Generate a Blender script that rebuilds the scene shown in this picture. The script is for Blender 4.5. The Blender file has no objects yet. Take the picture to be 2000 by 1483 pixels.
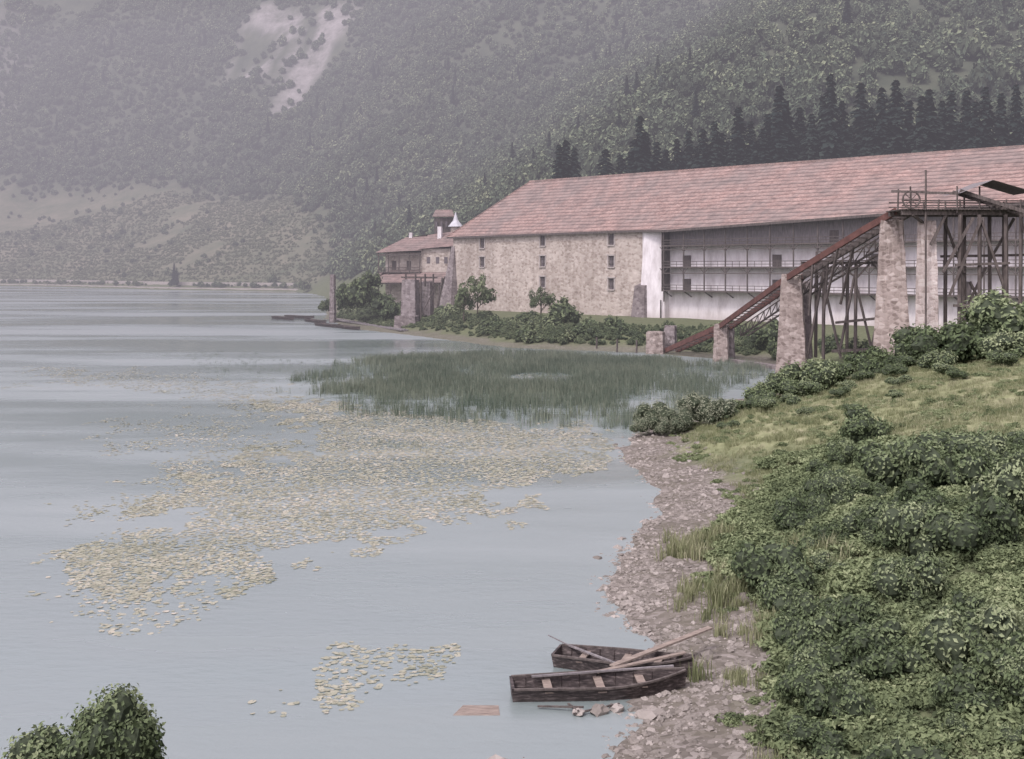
import bpy, math, random
import numpy as np
from mathutils import Vector
random.seed(7); RS=np.random.RandomState(7)
S=bpy.context.scene
F_=2300.0; HC=13.0
# ---------------------------------------------------------------- survey helpers (site survey from the photo)
def W(u,v,z=0.0):
    Y=(HC-z)*F_/(v-522.0); return ((u-1000)/F_*Y, Y)
# ---------------------------------------------------------------- noise / geometry helpers
def vn(x,y,seed=0):
    xi=np.floor(x); yi=np.floor(y); fx=x-xi; fy=y-yi
    fx=fx*fx*(3-2*fx); fy=fy*fy*(3-2*fy)
    def h(i,j):
        a=np.sin(i*127.1+j*311.7+seed*74.7)*43758.5453
        return a-np.floor(a)
    return (h(xi,yi)*(1-fx)+h(xi+1,yi)*fx)*(1-fy)+(h(xi,yi+1)*(1-fx)+h(xi+1,yi+1)*fx)*fy
def fbm(x,y,seed=0,o=4):
    s=0;a=.5;
    for i in range(o):
        s=s+a*vn(x,y,seed+i*3.1); x=x*2.03+5; y=y*2.03+9; a*=.5
    return s/(1-.5**o)
def inpoly(x,y,P):
    c=np.zeros(x.shape,bool); n=len(P)
    for i in range(n):
        x0,y0=P[i]; x1,y1=P[(i+1)%n]
        if y0==y1: continue
        m=((y0>y)!=(y1>y))&(x<(x1-x0)*(y-y0)/(y1-y0)+x0); c^=m
    return c
def pdist(x,y,P,closed=True):
    d=np.full(x.shape,1e9); n=len(P)
    for i in range(n if closed else n-1):
        x0,y0=P[i]; x1,y1=P[(i+1)%n]; dx=x1-x0; dy=y1-y0
        t=np.clip(((x-x0)*dx+(y-y0)*dy)/(dx*dx+dy*dy),0,1)
        d=np.minimum(d,np.hypot(x-x0-t*dx,y-y0-t*dy))
    return d
def sm(a,b,x):
    t=np.clip((x-a)/(b-a),0,1); return t*t*(3-2*t)
LAKE=[(-30,22),(-14,24),(-6,27),(2,31.1),(3.4,34.4),(5.0,37),(5.3,38.9),(4.8,41.1),(3.6,44.1),(4.6,50.9),(5.8,55.6),(8.2,62.5),(8.6,68.3),(7.4,77),(7.8,83.5),(9.1,91),(14,103),(24,118),(31,130),(35,140),(34,152),(31,163),(21,178),(0,189),(-19.6,225),(-31.7,245),(-42,277),(-48,300),(-62,400),(-90,560),(-110,622),(-190,664),(-314,787),(-450,860),(-1400,900),(-1400,30),(-60,18)]
MTN=[(-1500,915),(-600,905),(-450,880),(-314,806),(-190,684),(-118,642),(-86,540),(-50,420),(0,350),(60,312),(140,296),(260,275),(600,150),(6000,-500),(6000,8000),(-6000,8000),(-6000,915)]
def height(x,y):
    x=np.asarray(x,float); y=np.asarray(y,float)
    jit=(vn(x*.45,y*.45,3)-.5)*1.3+(vn(x*1.3,y*1.3,5)-.5)*.5
    inn=inpoly(x,y,LAKE); d=pdist(x,y,LAKE); d=np.where(inn,-d,d)+jit
    hn=np.interp(d,[-60,-10,0,4,10,18,30,45,80],[-6,-1.5,0,.5,2.1,4.3,6.5,9,12])
    hf=np.interp(d,[-60,-10,0,5,12,16,400],[-6,-1.5,0,.5,2.4,2.9,3.0])
    w=sm(112,145,y); h=hn*(1-w)+hf*w
    land=np.clip(d,0,1)
    h=h+land*np.clip(d/6,0,1)*((fbm(x*.12,y*.12,8)-.5)*1.2*(1-.8*w)+(vn(x*.8,y*.8,2)-.5)*.25*(1-w))
    emb=np.where(y<2,11.3,11.3-.5*(y-2)); emb=np.minimum(emb,d*1.2)
    h=np.where((d>0)&(y<40),np.maximum(h,emb),h)
    im=inpoly(x,y,MTN); dm=pdist(x,y,MTN); dm=np.where(im,dm,0)
    warp=(fbm(x*.006+3,y*.006,21)-.5)
    ml=np.interp(dm,[0,8,150,480,620,3000],[0,3,66,318,338,350])
    mr=np.interp(dm,[0,10,60,400,600,3000],[0,6,38,245,300,330])
    wr=sm(-190,-40,x)
    m=ml*(1-wr)+mr*wr
    m=m*(1+.42*warp*sm(60,260,dm))+sm(40,160,dm)*(14*(fbm(x*.02,y*.02,33)-.5)+10*np.abs(vn(x*.016+y*.008,y*.003,4)-.5))
    m=np.minimum(m,.24*y+14+9*(fbm(x*.01,y*.01,2)-.5)+wr*80)
    return h+np.maximum(m,0)*im
YS=np.geomspace(18,1700,5000)
def hit(u,v):
    X=(u-1000)/F_*YS; Z=HC-(v-522)/F_*YS
    H=np.maximum(height(X,YS),0); k=np.argmax(H>=Z)
    return (X[k],YS[k])
# ---------------------------------------------------------------- materials
def mat(name):
    m=bpy.data.materials.new(name); m.use_nodes=True; nt=m.node_tree; nt.nodes.clear()
    o=nt.nodes.new('ShaderNodeOutputMaterial'); return m,nt,o
def N(nt,t,**k):
    n=nt.nodes.new(t)
    for a,b in k.items():
        if a in('operation','blend_type','data_type','attribute_name','wave_type','bands_direction','feature','distance'): setattr(n,a,b)
        else: n.inputs[a.replace('_',' ')].default_value=b
    return n
def ramp(nt,fac,stops):
    r=nt.nodes.new('ShaderNodeValToRGB'); e=r.color_ramp.elements
    while len(e)<len(stops): e.new(.5)
    for i,(p,c) in enumerate(stops): e[i].position=p; e[i].color=(*c,1)
    nt.links.new(fac,r.inputs[0]); return r.outputs[0]
def mixc(nt,f,a,b,mode='MIX'):
    m=nt.nodes.new('ShaderNodeMix'); m.data_type='RGBA'; m.blend_type=mode
    for s,v in((0,f),(6,a),(7,b)):
        if isinstance(v,bpy.types.NodeSocket): nt.links.new(v,m.inputs[s])
        elif isinstance(v,(int,float)): m.inputs[s].default_value=v
        else: m.inputs[s].default_value=(*v,1)
    return m.outputs[2]
def math_(nt,op,a,b=0.0,clamp=False):
    m=nt.nodes.new('ShaderNodeMath'); m.operation=op; m.use_clamp=clamp
    for s,v in((0,a),(1,b)):
        if isinstance(v,bpy.types.NodeSocket): nt.links.new(v,m.inputs[s])
        else: m.inputs[s].default_value=v
    return m.outputs[0]
def pos(nt): return nt.nodes.new('ShaderNodeNewGeometry').outputs['Position']
def noise(nt,vec,scale,detail=4,rough=.6,stretch=None):
    if stretch:
        mp=nt.nodes.new('ShaderNodeMapping'); mp.inputs['Scale'].default_value=stretch; nt.links.new(vec,mp.inputs[0]); vec=mp.outputs[0]
    n=nt.nodes.new('ShaderNodeTexNoise'); n.inputs['Scale'].default_value=scale; n.inputs['Detail'].default_value=detail; n.inputs['Roughness'].default_value=rough
    nt.links.new(vec,n.inputs['Vector']); return n.outputs[0]
def finish(nt,o,col,rough=.85,bump=None,bs=.3,bd=.1,spec=.25):
    p=nt.nodes.new('ShaderNodeBsdfPrincipled')
    if isinstance(col,bpy.types.NodeSocket): nt.links.new(col,p.inputs['Base Color'])
    else: p.inputs['Base Color'].default_value=(*col,1)
    p.inputs['Roughness'].default_value=rough; p.inputs['Specular IOR Level'].default_value=spec
    if bump is not None:
        b=nt.nodes.new('ShaderNodeBump'); b.inputs['Strength'].default_value=bs; b.inputs['Distance'].default_value=bd
        nt.links.new(bump,b.inputs['Height']); nt.links.new(b.outputs[0],p.inputs['Normal'])
    nt.links.new(p.outputs[0],o.inputs[0]); return p
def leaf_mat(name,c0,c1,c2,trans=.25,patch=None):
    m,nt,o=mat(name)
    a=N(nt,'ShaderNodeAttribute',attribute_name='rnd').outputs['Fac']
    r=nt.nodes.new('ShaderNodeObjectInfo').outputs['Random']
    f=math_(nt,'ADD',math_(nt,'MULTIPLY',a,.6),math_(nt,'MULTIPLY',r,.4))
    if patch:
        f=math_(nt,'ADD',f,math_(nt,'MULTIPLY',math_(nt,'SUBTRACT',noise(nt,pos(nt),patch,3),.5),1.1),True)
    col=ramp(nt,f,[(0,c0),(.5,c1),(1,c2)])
    d=nt.nodes.new('ShaderNodeBsdfDiffuse'); nt.links.new(col,d.inputs[0])
    if trans:
        t=nt.nodes.new('ShaderNodeBsdfTranslucent'); mx=nt.nodes.new('ShaderNodeMixShader'); nt.links.new(col,t.inputs[0]); mx.inputs[0].default_value=trans
        nt.links.new(d.outputs[0],mx.inputs[1]); nt.links.new(t.outputs[0],mx.inputs[2]); nt.links.new(mx.outputs[0],o.inputs[0])
    else: nt.links.new(d.outputs[0],o.inputs[0])
    return m
def noise_mat(name,stops,scale=1,stretch=None,rough=.85,bs=.3,bd=.05,detail=5):
    m,nt,o=mat(name); n=noise(nt,pos(nt),scale,detail,.65,stretch)
    finish(nt,o,ramp(nt,n,stops),rough,n,bs,bd); return m
M={}
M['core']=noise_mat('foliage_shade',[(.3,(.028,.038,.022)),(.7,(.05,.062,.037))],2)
M['leaf_far']=leaf_mat('forest_leaf',(.04,.054,.043),(.115,.145,.09),(.27,.295,.18),0,.022)
M['leaf_bank']=leaf_mat('bank_leaf',(.055,.075,.045),(.13,.16,.088),(.25,.275,.165),.15,.12)
M['leaf_near']=leaf_mat('bramble_leaf',(.048,.066,.036),(.135,.17,.09),(.30,.335,.20),.2,.35)
M['leaf_ivy']=leaf_mat('ivy_leaf',(.08,.10,.055),(.175,.21,.11),(.32,.35,.205),.2,.3)
M['leaf_willow']=leaf_mat('willow_leaf',(.13,.15,.10),(.23,.25,.175),(.35,.36,.27),.1)
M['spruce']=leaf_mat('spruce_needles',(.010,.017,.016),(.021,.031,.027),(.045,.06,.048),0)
M['reed']=leaf_mat('reed_blade',(.07,.095,.072),(.13,.155,.118),(.225,.24,.18),.2,.08)
M['grass']=leaf_mat('grass_blade',(.12,.14,.07),(.215,.23,.125),(.35,.34,.225),.2,.3)
M['vine']=leaf_mat('vine_leaf',(.09,.105,.065),(.14,.155,.095),(.19,.20,.13),0,.05)
M['pad']=leaf_mat('lily_pad_leaf',(.185,.195,.145),(.295,.29,.225),(.42,.385,.325),0,.15)
M['pebble']=leaf_mat('pebble_stone',(.10,.09,.078),(.205,.185,.165),(.38,.345,.315),0)
M['bark']=noise_mat('bark',[(.3,(.05,.04,.03)),(.7,(.13,.11,.09))],3,(1,1,.2))
M['wood_dark']=noise_mat('weathered_timber',[(.3,(.04,.033,.03)),(.7,(.13,.11,.10))],1.5,(3,3,.6))
M['wood_grey']=noise_mat('grey_timber',[(.3,(.11,.10,.10)),(.7,(.24,.22,.22))],1.5,(3,3,.6))
M['rust']=noise_mat('rusted_iron',[(.3,(.055,.028,.024)),(.7,(.14,.068,.056))],1.2)
M['boat']=noise_mat('tarred_boat_wood',[(.3,(.018,.015,.015)),(.52,(.05,.04,.038)),(.75,(.19,.16,.15))],2.5,(1,4,6),.6,.4,.02)
M['plank']=noise_mat('bare_plank',[(.3,(.13,.10,.085)),(.7,(.30,.25,.21))],3,(1,5,5))
M['glass']=noise_mat('window_shutter',[(.3,(.07,.06,.065)),(.7,(.15,.13,.135))],1)
M['trim']=noise_mat('dressed_stone',[(.3,(.30,.27,.25)),(.7,(.40,.36,.33))],1)
M['metal']=noise_mat('zinc',[(.3,(.4,.4,.42)),(.7,(.55,.55,.57))],1,None,.5)
def stone_mat(name,c0,c1,c2,sc=1.6,stain=(.68,1.05)):
    m,nt,o=mat(name); p=pos(nt)
    v=N(nt,'ShaderNodeTexVoronoi',feature='F1'); v.inputs['Scale'].default_value=sc
    mp=nt.nodes.new('ShaderNodeMapping'); mp.inputs['Scale'].default_value=(1,1,1.6); nt.links.new(p,mp.inputs[0]); nt.links.new(mp.outputs[0],v.inputs['Vector'])
    sep=nt.nodes.new('ShaderNodeSeparateColor'); nt.links.new(v.outputs['Color'],sep.inputs[0])
    col=ramp(nt,sep.outputs[0],[(0,c0),(.5,c1),(1,c2)])
    ve=N(nt,'ShaderNodeTexVoronoi',feature='DISTANCE_TO_EDGE'); ve.inputs['Scale'].default_value=sc; nt.links.new(mp.outputs[0],ve.inputs['Vector'])
    e=math_(nt,'MULTIPLY',ve.outputs[0],8,True)
    col=mixc(nt,math_(nt,'SUBTRACT',1,e,True),col,tuple(min(1,x*1.1) for x in c1))
    n=noise(nt,p,.22,6,.72,(1,1,.35)); a,b_=stain; st=ramp(nt,n,[(.36,(a,a*.97,a*.95)),(.60,(b_,b_,b_))])
    col=mixc(nt,1.0,col,st,'MULTIPLY')
    finish(nt,o,col,.9,e,.4,.06); return m
M['stone']=stone_mat('rubble_stone',(.27,.225,.19),(.395,.345,.30),(.51,.46,.41),1.3,(.74,1.05))
M['stone_dark']=stone_mat('dark_rubble_stone',(.12,.10,.10),(.19,.165,.16),(.27,.24,.235),1.3)
M['stone_pier']=stone_mat('pier_stone',(.16,.128,.113),(.275,.232,.208),(.40,.35,.32),1.8)
M['stone_pale']=stone_mat('pale_pier_stone',(.26,.22,.20),(.385,.335,.31),(.48,.44,.41),1.8)
def white_mat():
    m,nt,o=mat('limewash'); p=pos(nt); n=noise(nt,p,.5,6,.7,(1,1,.4))
    z=nt.nodes.new('ShaderNodeSeparateXYZ'); nt.links.new(p,z.inputs[0])
    low=nt.nodes.new('ShaderNodeMapRange'); low.inputs[1].default_value=3; low.inputs[2].default_value=5; nt.links.new(z.outputs[2],low.inputs[0])
    c=ramp(nt,n,[(.3,(.44,.405,.40)),(.6,(.70,.67,.67))])
    c=mixc(nt,low.outputs[0],mixc(nt,.6,c,(.42,.37,.34)),c); finish(nt,o,c,.9,n,.1,.02); return m
M['white']=white_mat()
def roof_mat(name,ca,cb,cc,freq):
    m,nt,o=mat(name); p=pos(nt)
    z=nt.nodes.new('ShaderNodeSeparateXYZ'); nt.links.new(p,z.inputs[0])
    wob=math_(nt,'MULTIPLY',noise(nt,p,.15,3),.5)
    ph=math_(nt,'FRACT',math_(nt,'MULTIPLY',math_(nt,'ADD',z.outputs[2],wob),freq))
    n1=noise(nt,p,1.4,8,.9,(1,1,3)); n2=noise(nt,p,.09,7,.75)
    col=ramp(nt,n1,[(.38,ca),(.5,cb),(.62,cc)])
    col=mixc(nt,ramp(nt,n2,[(.4,(0,0,0)),(.60,(.85,.85,.85))]),col,(.22,.178,.162))
    n3=noise(nt,p,.5,6,.7,(1,1,.25)); col=mixc(nt,1.0,col,ramp(nt,n3,[(.38,(.72,.72,.72)),(.58,(1.06,1.05,1.04))]),'MULTIPLY')
    edge=ramp(nt,ph,[(0,(.28,.27,.27)),(.38,(1,1,1)),(1,(1.08,1.08,1.08))])
    col=mixc(nt,.85,col,edge,'MULTIPLY'); finish(nt,o,col,.85,ph,.6,.08); return m
M['roof']=roof_mat('clay_tile',(.16,.103,.09),(.30,.20,.172),(.43,.325,.29),1.3)
M['roof2']=roof_mat('old_clay_tile',(.16,.105,.095),(.25,.175,.158),(.35,.26,.235),2.2)
# terrain
def ground_mat():
    m,nt,o=mat('ground_surface'); p=pos(nt)
    A=lambda n:N(nt,'ShaderNodeAttribute',attribute_name=n).outputs['Fac']
    nf=noise(nt,p,1.5,6,.7); nb=noise(nt,p,.06,5,.6)
    veg=ramp(nt,nf,[(.3,(.06,.072,.04)),(.55,(.115,.13,.07)),(.75,(.175,.175,.11))])
    grass=ramp(nt,noise(nt,p,.5,7,.75),[(.3,(.12,.13,.07)),(.5,(.20,.21,.115)),(.7,(.30,.28,.185))])
    forest=ramp(nt,nb,[(.3,(.045,.056,.038)),(.7,(.09,.10,.066))])
    vo=N(nt,'ShaderNodeTexVoronoi',feature='F1'); vo.inputs['Scale'].default_value=5; nt.links.new(p,vo.inputs['Vector'])
    s=nt.nodes.new('ShaderNodeSeparateColor'); nt.links.new(vo.outputs['Color'],s.inputs[0])
    grav=ramp(nt,s.outputs[0],[(0,(.095,.084,.072)),(.5,(.155,.138,.12)),(1,(.24,.215,.195))])
    grav=mixc(nt,ramp(nt,noise(nt,p,.35,5,.7),[(.45,(0,0,0)),(.6,(.7,.7,.7))]),grav,(.12,.108,.085))
    rock=ramp(nt,noise(nt,p,.05,8,.75,(1,1,.4)),[(.35,(.12,.12,.10)),(.5,(.25,.23,.22)),(.65,(.36,.33,.32))])
    vin=ramp(nt,noise(nt,p,.035,8,.75),[(.35,(.085,.10,.062)),(.5,(.13,.13,.088)),(.65,(.185,.168,.122))])
    c=mixc(nt,A('grass'),veg,grass); c=mixc(nt,A('forest'),c,forest); c=mixc(nt,A('vine'),c,vin); c=mixc(nt,A('rock'),c,rock); c=mixc(nt,A('gravel'),c,grav)
    finish(nt,o,c,.95,nf,.5,.1,.1); return m
M['ground']=ground_mat()
def water_mat():
    m,nt,o=mat('lake_water'); p=pos(nt)
    n1=noise(nt,p,1.6,5,.6,(.7,1.5,1)); n2=noise(nt,p,.011,7,.65,(.6,2.6,1))
    col=ramp(nt,n2,[(.35,(.155,.20,.192)),(.65,(.215,.243,.238))])
    pr=finish(nt,o,col,.12,n1,.35,.06,.5); pr.inputs['IOR'].default_value=2.2
    r=ramp(nt,n2,[(.42,(.08,.08,.08)),(.58,(.45,.45,.45))]); nt.links.new(r,pr.inputs['Roughness'])
    return m
M['water']=water_mat()
# ---------------------------------------------------------------- mesh tools
def mkmesh(name,V,Fc,mats,rnd=None,midx=None,smooth=False):
    me=bpy.data.meshes.new(name); me.from_pydata([tuple(v) for v in V],[],[tuple(f) for f in Fc])
    for mm in mats: me.materials.append(mm)
    if midx is not None: me.polygons.foreach_set('material_index',midx)
    if rnd is not None:
        a=me.attributes.new('rnd','FLOAT','FACE'); a.data.foreach_set('value',np.asarray(rnd,dtype=np.float32))
    if smooth: me.polygons.foreach_set('use_smooth',[True]*len(me.polygons))
    me.update(); return me
def obj(name,me,loc=(0,0,0),parent=None,rot=0,scale=(1,1,1)):
    o=bpy.data.objects.new(name,me); S.collection.objects.link(o); o.location=loc; o.rotation_euler=(0,0,rot); o.scale=scale
    if parent: o.parent=parent
    return o
def empty(name,loc=(0,0,0)):
    o=bpy.data.objects.new(name,None); S.collection.objects.link(o); o.location=loc; return o
class B:
    def __init__(s): s.V=[];s.F=[];s.I=[]
    def quadbox(s,c8,mi=0):
        k=len(s.V); s.V+=[tuple(c) for c in c8]
        for f in((0,3,2,1),(4,5,6,7),(0,1,5,4),(1,2,6,5),(2,3,7,6),(3,0,4,7)): s.F.append(tuple(k+i for i in f)); s.I.append(mi)
    def beam(s,a,b,w,h,mi=0,side=None):
        a=Vector(a);b=Vector(b);d=(b-a).normalized()
        up=Vector((0,0,1)) if abs(d.z)<.95 else Vector((.7,.7,0)); 
        x=d.cross(up).normalized() if side is None else Vector(side).normalized(); y=x.cross(d).normalized()
        q=lambda p:[p-x*w/2-y*h/2,p+x*w/2-y*h/2,p+x*w/2+y*h/2,p-x*w/2+y*h/2]
        s.quadbox(q(a)+q(b),mi)
    def poly(s,pts,mi=0):
        k=len(s.V); s.V+=[tuple(p) for p in pts]; s.F.append(tuple(range(k,k+len(pts)))); s.I.append(mi)
    def frustum(s,c,z0,z1,w0,d0,w1,d1,ang=0,mi=0,seg=1):
        ca,sa=math.cos(ang),math.sin(ang)
        def ring(z,w,d): return [(c[0]+ca*x-sa*y,c[1]+sa*x+ca*y,z) for x,y in((-w/2,-d/2),(w/2,-d/2),(w/2,d/2),(-w/2,d/2))]
        s.quadbox(ring(z0,w0,d0)+ring(z1,w1,d1),mi)
    def make(s,name,mats,parent=None):
        return obj(name,mkmesh(name,s.V,s.F,mats,midx=s.I),parent=parent)
def icos():
    import bmesh
    bm=bmesh.new(); bmesh.ops.create_icosphere(bm,subdivisions=2,radius=1); 
    V=np.array([v.co[:] for v in bm.verts]); Fc=[tuple(v.index for v in f.verts) for f in bm.faces]; bm.free(); return V,Fc
IV,IF=icos()
def leafcloud(name,seed,n,size,material,lobes=9,lr=(.32,.5),flat=1.0,spread=.62,core=True,slim=.55,centre=.55,up=0.):
    R=np.random.RandomState(seed); cs=[]
    for i in range(lobes):
        d=R.normal(size=3); d/=np.linalg.norm(d); d[2]=abs(d[2])*1.0-.25+up
        cs.append((d*spread*R.uniform(.55,1.15)*np.array([1,1,flat]),R.uniform(*lr)))
    cs.append((np.zeros(3),centre))
    w=np.array([c[1]**2 for c in cs]); k=R.choice(len(cs),n,p=w/w.sum())
    C=np.array([c[0] for c in cs])[k]; r=np.array([c[1] for c in cs])[k]
    D=R.normal(size=(n,3)); D/=np.linalg.norm(D,axis=1)[:,None]
    P=C+D*(r*(R.uniform(.55,1,n)**.4)*R.uniform(.85,1.2,n))[:,None]*np.array([1,1,flat])
    nrm=D*.8+R.normal(size=(n,3))*.55+np.array([0,0,.45]); nrm/=np.linalg.norm(nrm,axis=1)[:,None]
    t=np.cross(nrm,R.normal(size=(n,3))); t/=np.linalg.norm(t,axis=1)[:,None]; b=np.cross(nrm,t)
    s=(size*R.uniform(.6,1.3,n))[:,None]
    V=np.stack([P-t*s,P+b*s*slim+nrm*s*.15,P+t*s,P-b*s*slim+nrm*s*.15],1).reshape(-1,3)
    Fc=[(4*i,4*i+1,4*i+2,4*i+3) for i in range(n)]
    lob=R.uniform(-.25,.25,len(cs))[k]
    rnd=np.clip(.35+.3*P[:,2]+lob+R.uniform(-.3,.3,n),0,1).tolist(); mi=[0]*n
    V=V.tolist()
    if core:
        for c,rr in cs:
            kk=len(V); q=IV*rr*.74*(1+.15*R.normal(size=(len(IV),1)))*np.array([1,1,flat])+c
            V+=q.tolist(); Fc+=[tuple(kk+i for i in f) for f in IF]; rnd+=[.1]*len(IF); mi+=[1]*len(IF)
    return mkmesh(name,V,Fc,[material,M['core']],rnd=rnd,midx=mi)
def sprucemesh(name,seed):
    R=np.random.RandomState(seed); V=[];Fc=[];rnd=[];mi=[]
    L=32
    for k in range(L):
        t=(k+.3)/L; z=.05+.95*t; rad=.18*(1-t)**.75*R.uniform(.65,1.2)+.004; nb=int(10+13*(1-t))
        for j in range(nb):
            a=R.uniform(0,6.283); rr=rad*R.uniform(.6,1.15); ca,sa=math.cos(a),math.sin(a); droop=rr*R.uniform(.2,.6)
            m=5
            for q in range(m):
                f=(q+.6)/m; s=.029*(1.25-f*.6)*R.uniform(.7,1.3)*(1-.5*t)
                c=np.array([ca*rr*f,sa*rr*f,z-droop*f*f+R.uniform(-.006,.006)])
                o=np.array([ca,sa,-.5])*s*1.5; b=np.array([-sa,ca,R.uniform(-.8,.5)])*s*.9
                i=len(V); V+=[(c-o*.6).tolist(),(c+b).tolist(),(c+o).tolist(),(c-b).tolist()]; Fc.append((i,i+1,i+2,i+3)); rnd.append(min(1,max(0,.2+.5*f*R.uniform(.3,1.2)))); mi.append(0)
    for k in range(8): # trunk
        z0,z1=k/8,(k+1)/8; r0,r1=.012*(1-z0)+.0015,.012*(1-z1)+.0015
        for j in range(6):
            a0,a1=j*math.pi/3,(j+1)*math.pi/3; i=len(V)
            V+=[(r0*math.cos(a0),r0*math.sin(a0),z0),(r0*math.cos(a1),r0*math.sin(a1),z0),(r1*math.cos(a1),r1*math.sin(a1),z1),(r1*math.cos(a0),r1*math.sin(a0),z1)]
            Fc.append((i,i+1,i+2,i+3)); rnd.append(.2); mi.append(1)
    return mkmesh(name,V,Fc,[M['spruce'],M['bark']],rnd=rnd,midx=mi)
def tuft(name,seed,n,h,w,spread,lean,material):
    R=np.random.RandomState(seed); V=[];Fc=[];rnd=[]
    for i in range(n):
        x,y=R.normal(size=2)*spread; a=R.uniform(0,6.28); hh=h*R.uniform(.55,1.1); l=lean*hh*R.uniform(.2,1.2); b=R.uniform(0,6.28)
        dx,dy=math.cos(a)*w/2,math.sin(a)*w/2; lx,ly=math.cos(b)*l,math.sin(b)*l; k=len(V)
        V+=[(x-dx,y-dy,-.1),(x+dx,y+dy,-.1),(x+dx*.8+lx*.35,y+dy*.8+ly*.35,hh*.6),(x-dx*.8+lx*.35,y-dy*.8+ly*.35,hh*.6),(x+lx,y+ly,hh)]
        Fc+=[(k,k+1,k+2,k+3),(k+3,k+2,k+4)]; r=R.uniform(0,1); rnd+=[r,r]
    return mkmesh(name,V,Fc,[material],rnd=rnd)
def instancer(name,meshes,P,scale,rot,idx=None):
    P=np.asarray(P,float); n=len(P)
    col=bpy.data.collections.new(name+'_parts')
    for i,me in enumerate(meshes):
        o=bpy.data.objects.new('%s_part_%02d'%(name,i),me); col.objects.link(o)
    me=bpy.data.meshes.new(name); me.vertices.add(n); me.vertices.foreach_set('co',P.astype(np.float32).ravel())
    scale=np.asarray(scale,float)
    if scale.ndim==1: scale=np.repeat(scale[:,None],3,1)
    rot=np.asarray(rot,float)
    if rot.ndim==1: rot=np.stack([np.zeros(n),np.zeros(n),rot],1)
    for nm,a in(('iscale',scale),('irot',rot)):
        at=me.attributes.new(nm,'FLOAT_VECTOR','POINT'); at.data.foreach_set('vector',a.astype(np.float32).ravel())
    if idx is None: idx=RS.randint(0,len(meshes),n)
    at=me.attributes.new('iidx','INT','POINT'); at.data.foreach_set('value',np.asarray(idx).astype(np.int32))
    o=obj(name,me)
    ng=bpy.data.node_groups.new(name+'_scatter','GeometryNodeTree')
    ng.interface.new_socket('Geometry',in_out='INPUT',socket_type='NodeSocketGeometry'); ng.interface.new_socket('Geometry',in_out='OUTPUT',socket_type='NodeSocketGeometry')
    gi=ng.nodes.new('NodeGroupInput'); go=ng.nodes.new('NodeGroupOutput'); ip=ng.nodes.new('GeometryNodeInstanceOnPoints'); ci=ng.nodes.new('GeometryNodeCollectionInfo')
    ci.inputs['Collection'].default_value=col; ci.inputs['Separate Children'].default_value=True; ci.inputs['Reset Children'].default_value=True
    ip.inputs['Pick Instance'].default_value=True
    L=ng.links.new; L(gi.outputs[0],ip.inputs['Points']); L(ci.outputs[0],ip.inputs['Instance'])
    for nm,tp,sk in(('iscale','FLOAT_VECTOR','Scale'),('irot','FLOAT_VECTOR','Rotation'),('iidx','INT','Instance Index')):
        na=ng.nodes.new('GeometryNodeInputNamedAttribute'); na.data_type=tp; na.inputs['Name'].default_value=nm
        out=[q for q in na.outputs if q.enabled and q.name=='Attribute'][0]; L(out,ip.inputs[sk])
    L(ip.outputs[0],go.inputs[0])
    md=o.modifiers.new('scatter','NODES'); md.node_group=ng
    return o
# ---------------------------------------------------------------- ground sheet
def spread(g,limit,start):
    out=[];x=0;s=start
    while abs(x)<limit: s*=1.06; x+=s*g; out.append(x)
    return out
xs=np.array(sorted([(-15+v) for v in spread(-1,1500,.7)])+list(np.arange(-15,50,.6))+[50+v for v in spread(1,1400,.7)])
def densify(a,mx):
    r=[a[0]]
    for v in a[1:]:
        n=int(math.ceil((v-r[-1])/mx)) if abs(v)<520 else 1
        st=(v-r[-1])/n; base=r[-1]; r+=[base+st*(i+1) for i in range(n)]
    return np.array(r)
xs=densify(xs,9)
ys=np.concatenate([np.arange(-60,16,4),np.arange(16,128,.8),np.arange(128,360,2.5),np.arange(360,1300,9),np.arange(1300,2400,60)])
GX,GY=np.meshgrid(xs,ys); GZ=height(GX,GY)
nx,ny=len(xs),len(ys); V=np.stack([GX,GY,GZ],-1).reshape(-1,3)
ii=(np.arange(ny-1)[:,None]*nx+np.arange(nx-1)[None]).ravel(); Fq=np.stack([ii,ii+1,ii+nx+1,ii+nx],1)
me=bpy.data.meshes.new('ground'); me.vertices.add(len(V)); me.vertices.foreach_set('co',V.astype(np.float32).ravel())
me.loops.add(Fq.size); me.loops.foreach_set('vertex_index',Fq.astype(np.int32).ravel()); me.polygons.add(len(Fq)); me.polygons.foreach_set('loop_start',np.arange(0,Fq.size,4,dtype=np.int32))
me.update(calc_edges=True); me.validate(); me.polygons.foreach_set('use_smooth',[True]*len(me.polygons)); me.materials.append(M['ground'])
x,y=V[:,0],V[:,1]
inl=inpoly(x,y,LAKE); dl=np.where(inl,-1,1)*pdist(x,y,LAKE)
gravel=(1-sm(3.4,6.2,dl+(fbm(x*.3,y*.3,5)-.5)*5))*(y<400)*(1-.35*sm(130,180,y))
SCREE=[hit(*q) for q in[(440,140),(475,60),(500,10),(700,10),(665,110),(610,175),(548,240),(516,242),(550,175),(500,150),(465,168)]]
VINE=[hit(*q) for q in[(-60,536),(640,538),(650,450),(560,385),(430,390),(300,360),(-60,350)]]
MEAD=[hit(*q) for q in[(1330,880),(1450,830),(1600,770),(1750,735),(1930,700),(2100,700),(2100,860),(1900,865),(1720,860),(1660,850),(1500,885)]]
def soft(P,w,x,y):
    d=pdist(x,y,P)*np.where(inpoly(x,y,P),1,-1); return sm(-w,w,d)
rock=soft(SCREE,14,x,y)*sm(.33,.58,fbm(x*.05,y*.02,6)); vine=soft(VINE,22,x,y)*(y>400); mead=soft(MEAD,2,x,y)*(y<130)
wl=sm(140,160,y)*(y<420)
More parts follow.
